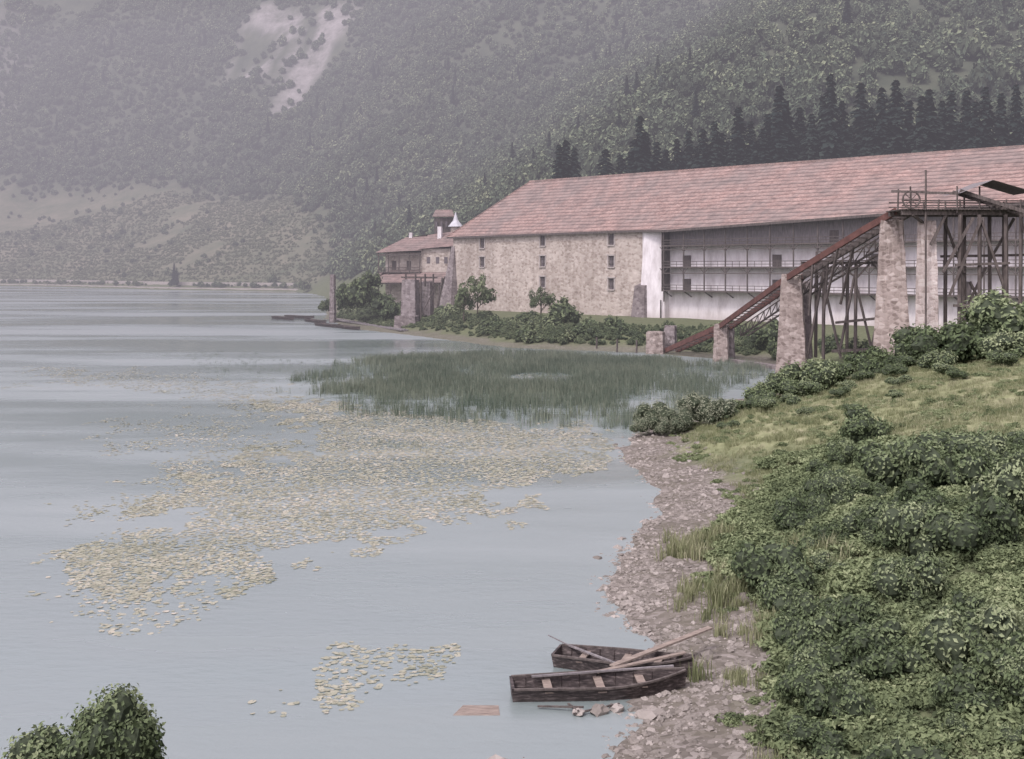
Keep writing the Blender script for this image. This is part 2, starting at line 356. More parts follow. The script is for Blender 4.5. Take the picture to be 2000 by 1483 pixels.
grass=np.clip(mead+wl*.15+ (y<130)*.5*sm(.5,.62,fbm(x*.15,y*.15,12)),0,1)
forest=sm(5,25,np.where(inpoly(x,y,MTN),pdist(x,y,MTN),0))
rock=np.clip(rock+.35*sm(.64,.72,fbm(x*.012+y*.006,y*.004,77))*(V[:,2]>120),0,1)
for nm,a in(('gravel',gravel),('rock',rock),('vine',vine),('grass',grass),('forest',forest)):
    at=me.attributes.new(nm,'FLOAT','POINT'); at.data.foreach_set('value',a.astype(np.float32))
obj('ground',me)
obj('lake_water',mkmesh('lake_water',[(-1500,-20,0),(60,-20,0),(60,1000,0),(-1500,1000,0)],[(0,1,2,3)],[M['water']]))
def G(x,y): return float(height(np.array([x]),np.array([y]))[0])
# ---------------------------------------------------------------- ice house building
A0=np.array([-14.2,284.0]); DU=np.array([.676,-.737]); OUT=np.array([-.737,-.676])
def FP(s,out,z): p=A0+DU*s+OUT*out; return (p[0],p[1],z)
ice=empty('ice_warehouse')
wins=[(10.7,18.6),(10.7,14.2),(31.1,18.9),(31.1,14.3),(31.1,9.7),(51.7,18.8),(51.7,14.2),(51.7,9.5)]
b=B(); g=B(); t=B()
ss=sorted({0,60.3}|{w[0]-.8 for w in wins}|{w[0]+.8 for w in wins}); zs=sorted({1.5,21}|{w[1]-1.15 for w in wins}|{w[1]+1.15 for w in wins})
for i in range(len(ss)-1):
    for j in range(len(zs)-1):
        sc,zc=(ss[i]+ss[i+1])/2,(zs[j]+zs[j+1])/2
        if any(abs(sc-w[0])<.8 and abs(zc-w[1])<1.15 for w in wins): continue
        b.poly([FP(ss[i],0,zs[j]),FP(ss[i+1],0,zs[j]),FP(ss[i+1],0,zs[j+1]),FP(ss[i],0,zs[j+1])])
for s0,z0 in wins:
    c=[(s0-.8,z0-1.15),(s0+.8,z0-1.15),(s0+.8,z0+1.15),(s0-.8,z0+1.15)]
    for k in range(4):
        (a1,b1),(a2,b2)=c[k],c[(k+1)%4]; b.poly([FP(a1,0,b1),FP(a2,0,b2),FP(a2,-.45,b2),FP(a1,-.45,b1)])
    g.poly([FP(q[0],-.3,q[1]) for q in c])
    for zz in(-.5,.5): g.beam(FP(s0-.75,-.22,z0+zz),FP(s0+.75,-.22,z0+zz),.1,.12,1)
    g.beam(FP(s0,-.22,z0-1.1),FP(s0,-.22,z0+1.1),.12,.1,1)
    t.beam(FP(s0-1.15,.05,z0+1.33),FP(s0+1.15,.05,z0+1.33),.35,.3); t.beam(FP(s0-1.0,.08,z0-1.28),FP(s0+1.0,.08,z0-1.28),.4,.22)
    for sg in(-1,1): t.beam(FP(s0+sg*.95,.03,z0-1.15),FP(s0+sg*.95,.03,z0+1.15),.28,.2,0)
b.poly([FP(0,0,1.5),FP(0,0,21),FP(0,-42,21),FP(0,-42,1.5)]); b.poly([FP(0,-42,1.5),FP(0,-42,21),FP(170,-46,21),FP(170,-46,1.5)])
b.make('stone_wall',[M['stone']],ice); g.make('shuttered_windows',[M['glass'],M['wood_dark']],ice); t.make('window_surrounds',[M['trim']],ice)
b=B()
b.poly([FP(60.3,0,1.5),FP(170,0,1.5),FP(170,0,24),FP(60.3,0,21)])
b.quadbox([FP(60.3,0,1.5),FP(67.5,0,1.5),FP(67.5,1.6,1.5),FP(60.6,1.6,1.5),FP(60.8,0,20.6),FP(66.2,0,20.6),FP(66.2,.5,20.6),FP(61.2,.5,20.6)])
b.make('whitewashed_wall',[M['white']],ice)
b=B(); b.quadbox([FP(59.2,0,1.5),FP(62.9,0,1.5),FP(62.9,2.6,1.5),FP(59.2,2.6,1.5),FP(59.8,0,9.7),FP(62.4,0,9.7),FP(62.4,1.9,9.2),FP(59.8,1.9,9.2)])
b.quadbox([FP(-2.6,-3,1.5),FP(2.2,-3,1.5),FP(2.2,2.8,1.5),FP(-2.6,2.8,1.5),FP(-.4,-3,18),FP(.6,-3,18),FP(.6,.15,18),FP(-.4,.15,18)])  # corner buttress: its shade is put into the dark stone colour
b.make('buttresses',[M['stone_dark']],ice)
eave=[FP(-1.2,1.0,20.3),FP(30,1.0,20.45),FP(60,1.0,20.55),FP(69,3.4,20.3),FP(118,3.6,22.0),FP(170,3.6,24.2)]
rs=[8.9,34,60,69,118,170]; rid=[FP(s,-17.1-(s-8.9)*.044,34) for s in rs]
bk=[FP(-1.2,-43,20.3)]+[FP(s,-43-(s*.02),20.5) for s in rs[1:]]
b=B(); lo=lambda p:(p[0],p[1],p[2]-.45)
def sag(p,q,n=14):
    p=np.array(p);q=np.array(q); return [p+(q-p)*i/n for i in range(n+1)]
for i in range(5):
    e=sag(eave[i],eave[i+1],6); r=sag(rid[i],rid[i+1],6)
    for k in range(6): b.poly([e[k],e[k+1],r[k+1],r[k]])
    b.poly([bk[i+1],bk[i],rid[i],rid[i+1]])
    b.poly([lo(eave[i]),lo(eave[i+1]),eave[i+1],eave[i]],1)
    b.poly([lo(eave[i+1]),lo(eave[i]),FP(rs[i] if i else -1,-2,20.6 if i<3 else 21.3),FP(rs[i+1],-2,20.6 if i<3 else 21.5)],1)
    b.beam((rid[i][0],rid[i][1],34.05),(rid[i+1][0],rid[i+1][1],34.05),.5,.35,0)
b.poly([bk[0],eave[0],rid[0]])
b.beam(eave[0],rid[0],.5,.3,0)
b.make('tiled_roof',[M['roof'],M['wood_dark']],ice)
b=B(); w=B()
for zf in(8.5,13.1,17.3):
    b.quadbox([FP(67.7,0.05,zf-.25),FP(150,0.05,zf-.25),FP(150,2.6,zf-.25),FP(67.7,2.6,zf-.25),FP(67.7,0.05,zf),FP(150,0.05,zf),FP(150,2.6,zf),FP(67.7,2.6,zf)])
    for hh in(.45,1.0): b.beam(FP(67.7,2.62,zf+hh),FP(150,2.62,zf+hh),.1,.12)
    if zf<17: b.beam(FP(67.7,2.6,zf+3.3),FP(150,2.6,zf+3.3),.14,.16)
s=68.0;k=0
while s<150:
    top=20.0+max(0,(s-69))*.034
    b.beam(FP(s,2.5,8.3 if k%5 else 6.2),FP(s,2.5,top),.2,.2)
    b.beam(FP(s,0.1,7.2),FP(s,2.4,8.3),.15,.18)
    for zf in(13.0,17.2): b.beam(FP(s-1.0,2.5,zf-.2),FP(s,2.5,zf-1.2),.1,.12); b.beam(FP(s+1.0,2.5,zf-.2),FP(s,2.5,zf-1.2),.1,.12)
    for q in(1.7,3.3):
        for zf in(8.5,13.1,17.3): b.beam(FP(s+q,2.6,zf),FP(s+q,2.6,zf+1.0),.07,.07)
    s+=5.0;k+=1
w.quadbox([FP(67.7,0.04,17.35),FP(150,0.04,17.35),FP(150,.3,17.35),FP(67.7,.3,17.35),FP(67.7,0.04,20.9),FP(150,0.04,23),FP(150,.3,23),FP(67.7,.3,20.9)])
for s,zf in((71,8.5),(71,13.1),(92,13.1),(92,8.5),(112,13.1),(128,8.5),(104,17.3)):
    b.quadbox([FP(s,.04,zf+.02),FP(s+1.8,.04,zf+.02),FP(s+1.8,.34,zf+.02),FP(s,.34,zf+.02),FP(s,.04,zf+2.2),FP(s+1.8,.04,zf+2.2),FP(s+1.8,.34,zf+2.2),FP(s,.34,zf+2.2)])
for i in range(14): 
    o0=.15+i*.18; b.beam(FP(67.5,o0,8.2),FP(67.5,o0,20.0),.16,.1+.03*(i%2))
b.make('timber_galleries',[M['wood_dark']],ice); w.make('timber_cladding',[M['wood_grey']],ice)
# ---------------------------------------------------------------- lakeside house
hs=empty('lakeside_house'); 
def HP(x,y,z):
    a=-.28; return (-33.6+x*math.cos(a)-y*math.sin(a), 297+x*math.sin(a)+y*math.cos(a), z)
def hbox(bb,x0,x1,y0,y1,z0,z1,mi=0):
    bb.quadbox([HP(x0,y0,z0),HP(x1,y0,z0),HP(x1,y1,z0),HP(x0,y1,z0),HP(x0,y0,z1),HP(x1,y0,z1),HP(x1,y1,z1),HP(x0,y1,z1)],mi)
b=B(); hbox(b,1.2,20,1.5,14,2,16.6); hbox(b,11.5,19.2,-.4,1.5,2,17.6); b.make('plaster_walls',[M['stone']],hs)
b=B()
b.poly([HP(-.4,-1.6,16.6),HP(12,-1.6,17.2),HP(12,6,21),HP(5,6,20.6)]); b.poly([HP(-.4,-1.6,16.6),HP(5,6,20.6),HP(-.4,14.5,16.6)])
b.poly([HP(11,-1.4,17.5),HP(20.5,-1.4,18.2),HP(20.5,6,22.3),HP(11,6,21.2)]); b.poly([HP(-.4,14.5,16.6),HP(5,6,20.6),HP(20.5,6,22.3),HP(20.5,14.5,16.6)])
b.poly([HP(-.4,-5.5,9.2),HP(18.5,-5.5,9.2),HP(18.5,1.4,12.6),HP(3,1.4,12.2)]); b.poly([HP(-1.5,-3,8.6),HP(.0,-5,8.6),HP(3,1.4,12.2),HP(-.5,1.4,11.4)])
b.make('roofs',[M['roof2']],hs)
b=B(); hbox(b,.2,11.4,-1.2,1.4,11.6,11.85)
for x_ in(.3,3,5.8,8.6,11.3): hbox(b,x_,x_+.2,-1.2,-1.0,2 if x_<1 else 9,16.6)
for zz in(12.2,12.85): hbox(b,.2,11.4,-1.22,-1.12,zz,zz+.12)
for i in range(36): hbox(b,.4+i*.31,.5+i*.31,-1.16,-1.1,11.86,12.85)
hbox(b,.0,11.4,-1.3,-1.25,15.9,16.3); hbox(b,0,18,-5.3,-5.1,8.8,9.15)
for x_ in(.2,5,10,17.8): hbox(b,x_,x_+.25,-5.3,-5.05,2,8.8)
for x_ in(3,7): hbox(b,x_,x_+1.1,1.38,1.52,12,14.6)
b.make('balcony',[M['wood_dark']],hs)
b=B()
for x_,z_ in((13,14.7),(15.4,14.7),(17.6,14.7),(13,10.9),(16.4,10.9)): hbox(b,x_,x_+.9,-.46,-.36,z_-.8,z_+.8)
b.make('windows',[M['glass']],hs)
b=B(); hbox(b,14.6,15.6,3,4,19,23.2); hbox(b,6,6.8,5.5,6.3,20,21.8); b.make('chimneys',[M['white']],hs)
tw=empty('timber_lookout'); b=B()
tx=(867-1000)/F_*312; b.frustum((tx,312),12,26.0,4.6,4,4.6,4,.2); b.make('boarded_walls',[M['wood_dark']],tw)
b=B(); 
b.poly([(tx-2.9,309.4,26.3),(tx+2.9,308.8,26.3),(tx+2.2,312,28.2),(tx-2.2,312,28.2)]); b.poly([(tx+2.9,315,26.3),(tx-2.9,315,26.3),(tx-2.2,312,28.2),(tx+2.2,312,28.2)]); b.poly([(tx-2.9,309.4,26.3),(tx-2.2,312,28.2),(tx-2.9,315,26.3)]); b.poly([(tx+2.9,308.8,26.3),(tx+2.9,315,26.3),(tx+2.2,312,28.2)]); b.make('roof',[M['roof2']],tw)
b=B()
for i in range(3): b.beam((tx-1.8+i*1.3,309.6,23.6),(tx-1.8+i*1.3,309.6,25),.7,.1)
b.make('openings',[M['glass']],tw)
tu=empty('zinc_capped_turret'); cx=(890-1000)/F_*303; b=B()
for i in range(10):
    a0,a1=i*.6283,(i+1)*.6283; R=lambda r,a,z:(cx+r*math.cos(a),303+r*math.sin(a),z)
    b.poly([R(1.3,a0,14),R(1.3,a1,14),R(1.3,a1,23.6),R(1.3,a0,23.6)],1)
    b.poly([R(2.0,a0,23.4),R(2.0,a1,23.4),R(.7,a1,25),R(.7,a0,25)]); b.poly([R(.7,a0,25),R(.7,a1,25),R(.05,a1,27.2),R(.05,a0,27.2)])
b.make('cap_and_drum',[M['metal'],M['stone']],tu)
# ---------------------------------------------------------------- piers
def pier(name,c,z0,z1,w0,d0,w1,d1,ang=-.3,m='stone_pier'):
    import bmesh
    bm=bmesh.new(); bmesh.ops.create_cube(bm,size=1)
    bmesh.ops.subdivide_edges(bm,edges=bm.edges,cuts=9,use_grid_fill=True)
    R=np.random.RandomState(int(abs(c[0])*10)%999)
    ca,sa=math.cos(ang),math.sin(ang)
    for v in bm.verts:
        t=v.co.z+.5; w=w0+(w1-w0)*t**.8; d=d0+(d1-d0)*t**.8
        xx=v.co.x*w+R.normal()*.04; yy=v.co.y*d+R.normal()*.04
        v.co=(c[0]+ca*xx-sa*yy,c[1]+sa*xx+ca*yy,z0+(z1-z0)*t+(R.normal()*.05))
    me=bpy.data.meshes.new(name); bm.to_mesh(me); bm.free(); me.materials.append(M[m]); o=obj(name,me); return o
pier('stone_pier',(33.5,141),-1,12.1,3.9,3.4,2.2,2.4)
pier('stone_pier',(35.5,144.5),-1,11.2,2.8,2.6,2.0,2.0,m='stone_dark')
pier('stone_pier',(39.6,122.8),1.5,17.8,4.2,3.2,2.2,2.0)
pier('stone_pier',(41.7,118.4),1.5,17.6,2.5,2.6,1.7,1.7,m='stone_pale')
pier('stone_pier',(29.0,163),-1,5.1,2.2,2.6,1.7,2.0)
pier('stone_pier',(30.3,164.5),-1,4.4,1.6,2.2,1.2,1.8,m='stone_dark')
pier('stone_pier',(21.6,177),-1,3.3,2.8,2.4,2.4,2.2)
pier('stone_pier',(24.2,180),-1,4.0,1.8,2.2,1.6,2.0,m='stone_dark')
pier('stone_pier',(-21.0,244),0,10.4,3.4,3,2.9,2.6,m='stone_dark')
pier('stone_pier',(-17.6,246),0,10.0,2.2,2.6,1.8,2.2,m='stone_dark')
pier('stone_pier',(-42,276),0,11.2,1.3,1.3,1.0,1.0,m='stone_dark')
pier('stone_pier',(-21.5,241),-1,3.0,5.0,3,4.4,2.4,m='stone_dark')
b=B(); 
for x_ in(-22,-20,-18,-16.3): b.beam((x_,244,9),(x_,244,11.6),.25,.25)
b.beam((-23,244,10.9),(-15.5,244.6,10.8),.3,.3); b.beam((-16,244,1),(-14.6,247,10.8),.3,.3); b.beam((-18.8,243,1),(-18.8,243,10.8),.25,.25); b.beam((-18.8,243,3),(-15.8,244,9),.18,.2)
b.make('timber_hoist_frame',[M['wood_dark']])
# ---------------------------------------------------------------- inclined conveyor
cv=empty('inclined_ice_conveyor')
path=[Vector((23.8,177,.4)),Vector((29.6,162.5,4.9)),Vector((33.8,140,11.9)),Vector((38.4,126.3,16.9)),Vector((40.2,120.8,18.7))]
sd=Vector((.944,.33,0)); b=B(); w=B()
for i in range(4):
    for o_ in(-1.0,1.0):
        (b if i<2 or o_<0 else w).beam(path[i]+sd*o_,path[i+1]+sd*o_,.28,.7)
    n=int((path[i+1]-path[i]).length/1.2)
    for k in range(n):
        p=path[i].lerp(path[i+1],(k+.5)/n); w.beam(p-sd*1.1-Vector((0,0,.1)),p+sd*1.1-Vector((0,0,.1)),.25,.12)
off=sd*2.2+Vector((0,0,-1.4))
for i in(1,2):
    a,c_=path[i]+off,path[i+1]+off
    w.beam(a,c_,.16,.2); w.beam(a+Vector((0,0,1.2)),c_+Vector((0,0,1.2)),.1,.12); w.beam(a+sd*1.2,c_+sd*1.2,.16,.2)
    n=int((c_-a).length/2)
    for k in range(n):
        p=a.lerp(c_,k/n);q=a.lerp(c_,(k+1)/n); w.beam(p,q+Vector((0,0,1.2)),.08,.1); w.beam(p,p+Vector((0,0,1.2)),.1,.1); w.beam(p,p+sd*1.2,.15,.08)
b.make('rusted_channel_beams',[M['rust']],cv)
for t_,zz in((.35,1),(.7,1)):
    p=path[2].lerp(path[3],t_); 
    for o_ in(-1,1): w.beam(p+sd*o_,Vector((34.2+3*t_,139.5-9*t_,6+4*t_))+sd*o_,.22,.22)
w.make('slats_and_walkway',[M['wood_dark']],cv)
tr=empty('timber_trestle'); b=B()
for X0 in(37.0,40.8,44.6):
    for Y0 in(140,143.5):
        b.beam((X0,Y0,2),(X0+.1,Y0,13.5),.3,.3)
    lo2=2.2+(X0-37)*.12
    b.beam((X0-1.9,140,lo2),(X0-.1,140,11.8),.24,.24); b.beam((X0+2.1,140,lo2),(X0+.1,140,11.0),.22,.24); b.beam((X0,140,11.8),(X0-1.9,140,13.5),.2,.2); b.beam((X0,140,11.5),(X0+1.8,140,13.5),.2,.2)
b.beam((35.2,139.8,13.5),(46.4,139.8,13.5),.3,.35); b.beam((35.2,143.5,13.5),(46.4,143.5,13.5),.3,.35); b.beam((38.4,139.8,6.4),(43.2,139.8,6.9),.25,.3)
for i in range(28): b.beam((35.4+i*.4,139,13.8),(35.4+i*.4,144,13.8),.3,.1)
b.beam((36,139.4,14.8),(46,139.4,14.8),.1,.12)
for i in range(6): b.beam((36+i*2,139.4,13.8),(36+i*2,139.4,14.8),.1,.1)
b.beam((38,140,3.0),(44.5,140,3.3),.25,.35); b.beam((35.8,140,13.3),(33.6,141,9.5),.2,.2)
b.make('posts_and_deck',[M['wood_dark']],tr)
hp=empty('conveyor_head_platform'); b=B(); Rp=np.random.RandomState(5)
z0=18.4
for Y0 in(116.6,120.6):
    b.beam((38.6,Y0,z0),(58,Y0+1.5,z0),.35,.45)
    for X0 in(39.5,42.2,44.4,46.3,48.9,50.4,53,55.5):
        jx=Rp.uniform(-.25,.25)
        if X0>43: b.beam((X0+jx,Y0,2.0),(X0,Y0,z0-.2),.26+.08*Rp.rand(),.3)
        b.beam((X0,Y0,z0+.2),(X0+jx*.4,Y0,z0+(2.6 if X0 in(39.5,46.3) else 1.3)),.13,.13)
    b.beam((38.6,Y0,z0+1.2),(58,Y0+1,z0+1.2),.1,.12); b.beam((38.6,Y0,z0+.7),(58,Y0+1,z0+.7),.08,.1)
for (xa,za,xb,zb_,yo) in((43.2,10.2,46.4,17.9,116.3),(48.8,10.5,46.4,17.6,116.4),(48.8,4.5,52.6,14.2,116.4),(52.8,9.4,50.2,17.8,116.3),(44.4,4.0,48.6,13.0,120.8),(48.9,13.5,51.5,18,120.8),(46.2,12.4,44.2,17.6,120.3),(50.4,5.0,47.0,11.5,120.9),(53,11,55.5,18,120.8)):
    b.beam((xa,yo,za),(xb,yo,zb_),.2,.24)
for (xa,xb,zz,yo) in((43.6,56,9.2,116.3),(44,56,14.1,120.9),(43.8,49.2,13.2,116.35)): b.beam((xa,yo,zz),(xb,yo+.1,zz+.2),.22,.26)
for i in range(48): b.beam((38.7+i*.4,116.2,z0+.32),(38.7+i*.4,121.4,z0+.32),.32,.1)
b.beam((42,118.5,17),(39.6,116.5,z0-.2),.22,.22)
b.beam((42.6,116.4,12.5),(45.6,116.4,17.9),.25,.25); b.beam((41.6,117,15.2),(43.2,117,z0),.25,.25)
b.beam((39.0,121,z0+2.4),(44.5,117,z0+1.9),.2,.25); b.beam((44.5,117,z0+2.2),(52,114,z0-.8),.25,.35); b.beam((44.5,119,z0+2.2),(52,116,z0-.8),.25,.35)
for i in range(7): b.beam((45+i,116.8-i*.4,z0+1.95-i*.4),(45+i,118.8-i*.4,z0+1.95-i*.4),.2,.1)
b.beam((40.9,116.4,2.5),(40.9,116.4,z0+4.2),.14,.14); b.beam((44.0,116.4,z0),(44.0,116.4,z0+2.6),.12,.12)
for i in range(16):
    a0,a1=i*math.pi/8,(i+1)*math.pi/8; c_=(39.4,116.2,z0+1.25)
    b.beam((c_[0]+.85*math.cos(a0),c_[1],c_[2]+.85*math.sin(a0)),(c_[0]+.85*math.cos(a1),c_[1],c_[2]+.85*math.sin(a1)),.14,.14)
    if i%2==0: b.beam(c_,(c_[0]+.8*math.cos(a0),c_[1],c_[2]+.8*math.sin(a0)),.07,.07)
b.make('timber_frame_and_wheel',[M['wood_dark']],hp)
b=B()
b.poly([(44.2,116,z0+1.9),(47.4,116,z0+3.2),(47.4,121,z0+3.2),(44.2,121,z0+1.9)]); b.poly([(47.4,116,z0+3.2),(51.5,116,z0+2.0),(51.5,121,z0+2.0),(47.4,121,z0+3.2)])
b.make('shed_roof',[M['wood_grey']],hp)
b=B(); b.beam((30,160,-.2),(36,145,-.2),1.0,1.4); b.make('quay_wall',[M['stone_dark']])
for q in((1165,684),(1205,688),(1290,650),(1320,640),(1243,690)):
    p=W(*q); b=B(); b.beam((p[0],p[1],-.5),(p[0]+.05,p[1],2.0 if q[0]<1250 else 6.5),.2,.2); b.make('wooden_post',[M['wood_dark']])
# ---------------------------------------------------------------- boats
def boat_mesh(name,L=5.4,bm_=1.15,h=.46):
    n=18; V=[];Fc=[]
    def st(t):
        w=bm_/2*min(1,(.72+.5*t if t<.5 else .97))*(1-max(0,(t-.45)/.55)**2.1*.93)
        zg=h+.02*math.cos(t*3)+.22*max(0,(t-.5)/.5)**2; zb=.0+.20*max(0,(t-.6)/.4)**2+.04*max(0,(.2-t)/.2)
        return t*L,w,zg,zb
    T=.035
    for i in range(n+1):
        x,w,zg,zb=st(i/n); wb=w*.74
        V+=[(x,-wb,zb),(x,-w,zg),(x,-max(w-T,.01),zg),(x,-max(wb-T,.008),zb+T),(x,max(wb-T,.008),zb+T),(x,max(w-T,.01),zg),(x,w,zg),(x,wb,zb)]
    for i in range(n):
        for k in range(8):
            a=i*8+k;c=i*8+(k+1)%8; Fc.append((a,c,c+8,a+8))
    Fc.append(tuple(range(0,8))[::-1]); Fc.append(tuple(n*8+k for k in range(8)))
    bb=B(); bb.V=V; bb.F=Fc; bb.I=[0]*len(Fc)
    x,w,zg,zb=st(0); bb.quadbox([(x-.02,-w*.74,zb),(x+.05,-w*.74,zb),(x+.05,w*.74,zb),(x-.02,w*.74,zb),(x-.06,-w,zg+.03),(x+.03,-w,zg+.03),(x+.03,w,zg+.03),(x-.06,w,zg+.03)])
    for i in range(n):
        x0,w0,z0_,_=st(i/n); x1,w1,z1_,_=st((i+1)/n)
        for sg in(-1,1): bb.beam((x0,sg*(w0+.015),z0_+.01),(x1,sg*(w1+.015),z1_+.01),.075,.05,2)
    for t_ in(.2,.5,.74):
        x,w,zg,zb=st(t_); bb.quadbox([(x-.13,-w*.95,zg-.13),(x+.13,-w*.95,zg-.13),(x+.13,w*.95,zg-.13),(x-.13,w*.95,zg-.13),(x-.13,-w*.96,zg-.09),(x+.13,-w*.96,zg-.09),(x+.13,w*.96,zg-.09),(x-.13,w*.96,zg-.09)],1)
    for i in range(8):
        x,w,zg,zb=st(.08+i*.105)
        bb.beam((x,-w*.72,zb+.05),(x,w*.72,zb+.05),.06,.05)
        for sg in(-1,1): bb.beam((x,sg*w*.71,zb+.04),(x,sg*(w-.045),zg-.02),.05,.04)
    return mkmesh(name,bb.V,bb.F,[M['boat'],M['plank'],M['wood_dark']],midx=bb.I)
bmesh_=boat_mesh('rowing_boat_hull')
def place_boat(x0,y0,x1,y1,z=-.1,tilt=0,pitch=0):
    L=math.hypot(x1-x0,y1-y0); o=obj('rowing_boat',bmesh_,(x0,y0,z),None,0,(L/5.4,1.12,1.1)); o.rotation_euler=(tilt,pitch,math.atan2(y1-y0,x1-x0)); return o
place_boat(.02,35.55,5.3,36.0,-.08,.07,-.015); place_boat(1.5,38.6,5.75,37.0,-.08,.05,-.03)
b=B(); b.beam((3.1,36.6,.6),(6.6,39.2,1.0),.22,.06); b.make('wooden_plank',[M['plank']])
b=B(); b.beam((2.6,36.2,.55),(5.5,37.4,.76),.16,.05); b.make('wooden_plank',[M['plank']])
b=B(); b.beam((.6,35.9,.52),(5.0,36.45,.66),.08,.05); b.make('oar_pole',[M['wood_grey']])
b=B(); b.beam((1.9,38.9,.5),(3.4,37.0,.5),.08,.05); b.beam((1.2,39.2,.75),(1.9,38.9,.5),.03,.03); b.make('oar_pole',[M['wood_grey']])
b=B(); b.quadbox([(-1.75,34.1,-.1),(-.3,34.1,-.1),(-.35,35.0,-.1),(-1.5,35.0,-.1),(-1.7,34.15,.02),(-.35,34.15,.01),(-.4,34.9,.015),(-1.45,34.9,.02)]); b.make('sunken_slab',[M['plank']])
for i,(u,v,u2,v2) in enumerate([(535,622,640,632),(600,628,700,640),(620,636,760,652),(560,620,660,626),(660,640,775,655)]):
    p=W(u,v);q=W(u2,v2); L=math.hypot(q[0]-p[0],q[1]-p[1])
    o=obj('moored_punt',bmesh_,(p[0],p[1],-.05),None,math.atan2(q[1]-p[1],q[0]-p[0]),(min(L,13)/5.4,1.7,1.3))
b=B(); p=W(650,627);q=W(790,650); b.beam((p[0],p[1],.5),(q[0],q[1],.5),1.6,.25)
for i in range(7):
    t_=i/6; b.beam((p[0]+(q[0]-p[0])*t_,p[1]+(q[1]-p[1])*t_,-1),(p[0]+(q[0]-p[0])*t_,p[1]+(q[1]-p[1])*t_,.9),.2,.2)
b.make('wooden_jetty',[M['wood_grey']])
# ---------------------------------------------------------------- far shore wall
b=B(); pts=[(-450,862),(-314,790),(-190,667),(-112,625)]
for i in range(3):
    a=np.array(pts[i]);c_=np.array(pts[i+1]); nrm=np.array([-(c_-a)[1],(c_-a)[0]])/np.linalg.norm(c_-a); 
    if nrm[1]<0: nrm=-nrm
    for k,(o0,zt) in enumerate(((3,1.4),(11,4.4))): 
        a2=a+nrm*o0;c2=c_+nrm*o0; b.beam((*a2,zt/2),(*c2,zt/2+.01),1.0,zt)
b.make('lakeside_road_wall',[M['trim']])
# ---------------------------------------------------------------- vegetation
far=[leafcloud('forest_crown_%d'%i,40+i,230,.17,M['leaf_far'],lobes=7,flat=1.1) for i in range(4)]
spr=[sprucemesh('spruce_%d'%i,i) for i in range(4)]
sp=6.3; gx,gy=np.meshgrid(np.arange(-560,560,sp),np.arange(300,1330,sp)); gx=gx.ravel()+RS.uniform(-3,3,gx.size); gy=gy.ravel()+RS.uniform(-3,3,gy.size)
k=np.abs(gx)<gy*.52+25; gx,gy=gx[k],gy[k]
im=inpoly(gx,gy,MTN)&(pdist(gx,gy,MTN)>9); gx,gy=gx[im],gy[im]
dens=fbm(gx*.011,gy*.007,55); inv=soft(VINE,16,gx,gy); insc=soft(SCREE,6,gx,gy); pr=RS.uniform(size=gx.size)
keep=(pr>inv*.9)&(pr>insc*.82)&((dens>.24)|(pr>.4)); gx,gy=gx[keep],gy[keep]
gz=height(gx,gy); sz=RS.uniform(2.4,5.6,gx.size)*(.75+.5*vn(gx*.03,gy*.03,9)); sz*=1-.55*soft(VINE,12,gx,gy)
instancer('mountain_forest',far,np.stack([gx,gy,gz+sz*.7],1),np.stack([sz,sz*RS.uniform(.8,1.2,sz.size),sz*RS.uniform(.9,1.5,sz.size)],1),RS.uniform(0,6.28,gx.size))
k=RS.choice(gx.size,500,replace=False); k=k[(fbm(gx[k]*.01,gy[k]*.01,91)>.55)&(inv[keep][k]<.1)]
h=RS.uniform(11,17,k.size); instancer('mountain_conifers',spr,np.stack([gx[k]+3,gy[k],gz[k]],1),h*1.05,RS.uniform(0,6.28,k.size))
vx=RS.uniform(-460,-60,90000); vy=RS.uniform(620,960,90000); k=inpoly(vx,vy,VINE); vx,vy=vx[k],vy[k]; vz=height(vx,vy)
rowd=((vz+3*vn(vx*.02,vy*.02,4))%2.6)<1.2
k=(fbm(vx*.02,vy*.02,66)>.30)&(RS.uniform(size=vx.size)<np.where(rowd,.5,.2)); vx,vy,vz=vx[k],vy[k],vz[k]
vb=leafcloud('vine_bush',5,60,.3,M['vine'],lobes=4,core=False)
instancer('vineyard_rows',[vb],np.stack([vx,vy,vz+.2],1),RS.uniform(.5,1.3,vx.size),RS.uniform(0,6,vx.size))
sx=[];sy=[]
for i in range(110):
    t_=RS.uniform(0,3); j=int(t_); f=t_-j; p=np.array(pts[j])*(1-f)+np.array(pts[j+1])*f; sx.append(p[0]+RS.uniform(0,4)); sy.append(p[1]+RS.uniform(3,14))
sx=np.array(sx);sy=np.array(sy); r=RS.uniform(.8,2.6,110); instancer('shoreline_shrubs',far,np.stack([sx,sy,2+r*.5],1),r,RS.uniform(0,6,110))
for (u,Yd,hh) in((340,680,13),(345,676,10)): obj('spruce_tree',spr[0],((u-1000)/F_*Yd,Yd,2.5),None,1,(hh*1.2,hh*1.2,hh))
tips=[(1092,280),(1105,272),(1122,285),(1182,290),(1212,300),(1250,225),(1262,255),(1300,290),(1322,270),(1345,255),(1372,250),(1395,235),(1410,258),(1442,208),(1465,235),(1490,250),(1522,165),(1535,195),(1500,220),(1562,208),(1585,220),(1622,142),(1607,185),(1645,195),(1682,160),(1700,208),(1722,168),(1750,154),(1742,200),(1775,195),(1800,185),(1815,172),(1840,195),(1858,175),(1888,174),(1905,196),(1925,168),(1955,180),(1985,162),(1332,295),(1430,280),(1475,275),(1570,258),(1660,245),(1785,245),(1232,295),(1878,236),(1545,258),(1600,265),(1640,255),(1690,255),(1730,250),(1825,245),(1920,235),(1960,235),(1385,290),(1510,280),(1455,290),(1555,285),(1620,285),(1670,280),(1715,280),(1760,275),(1805,275),(1850,270),(1900,270),(1282,275),(1360,285),(1418,275),(1240,270)]
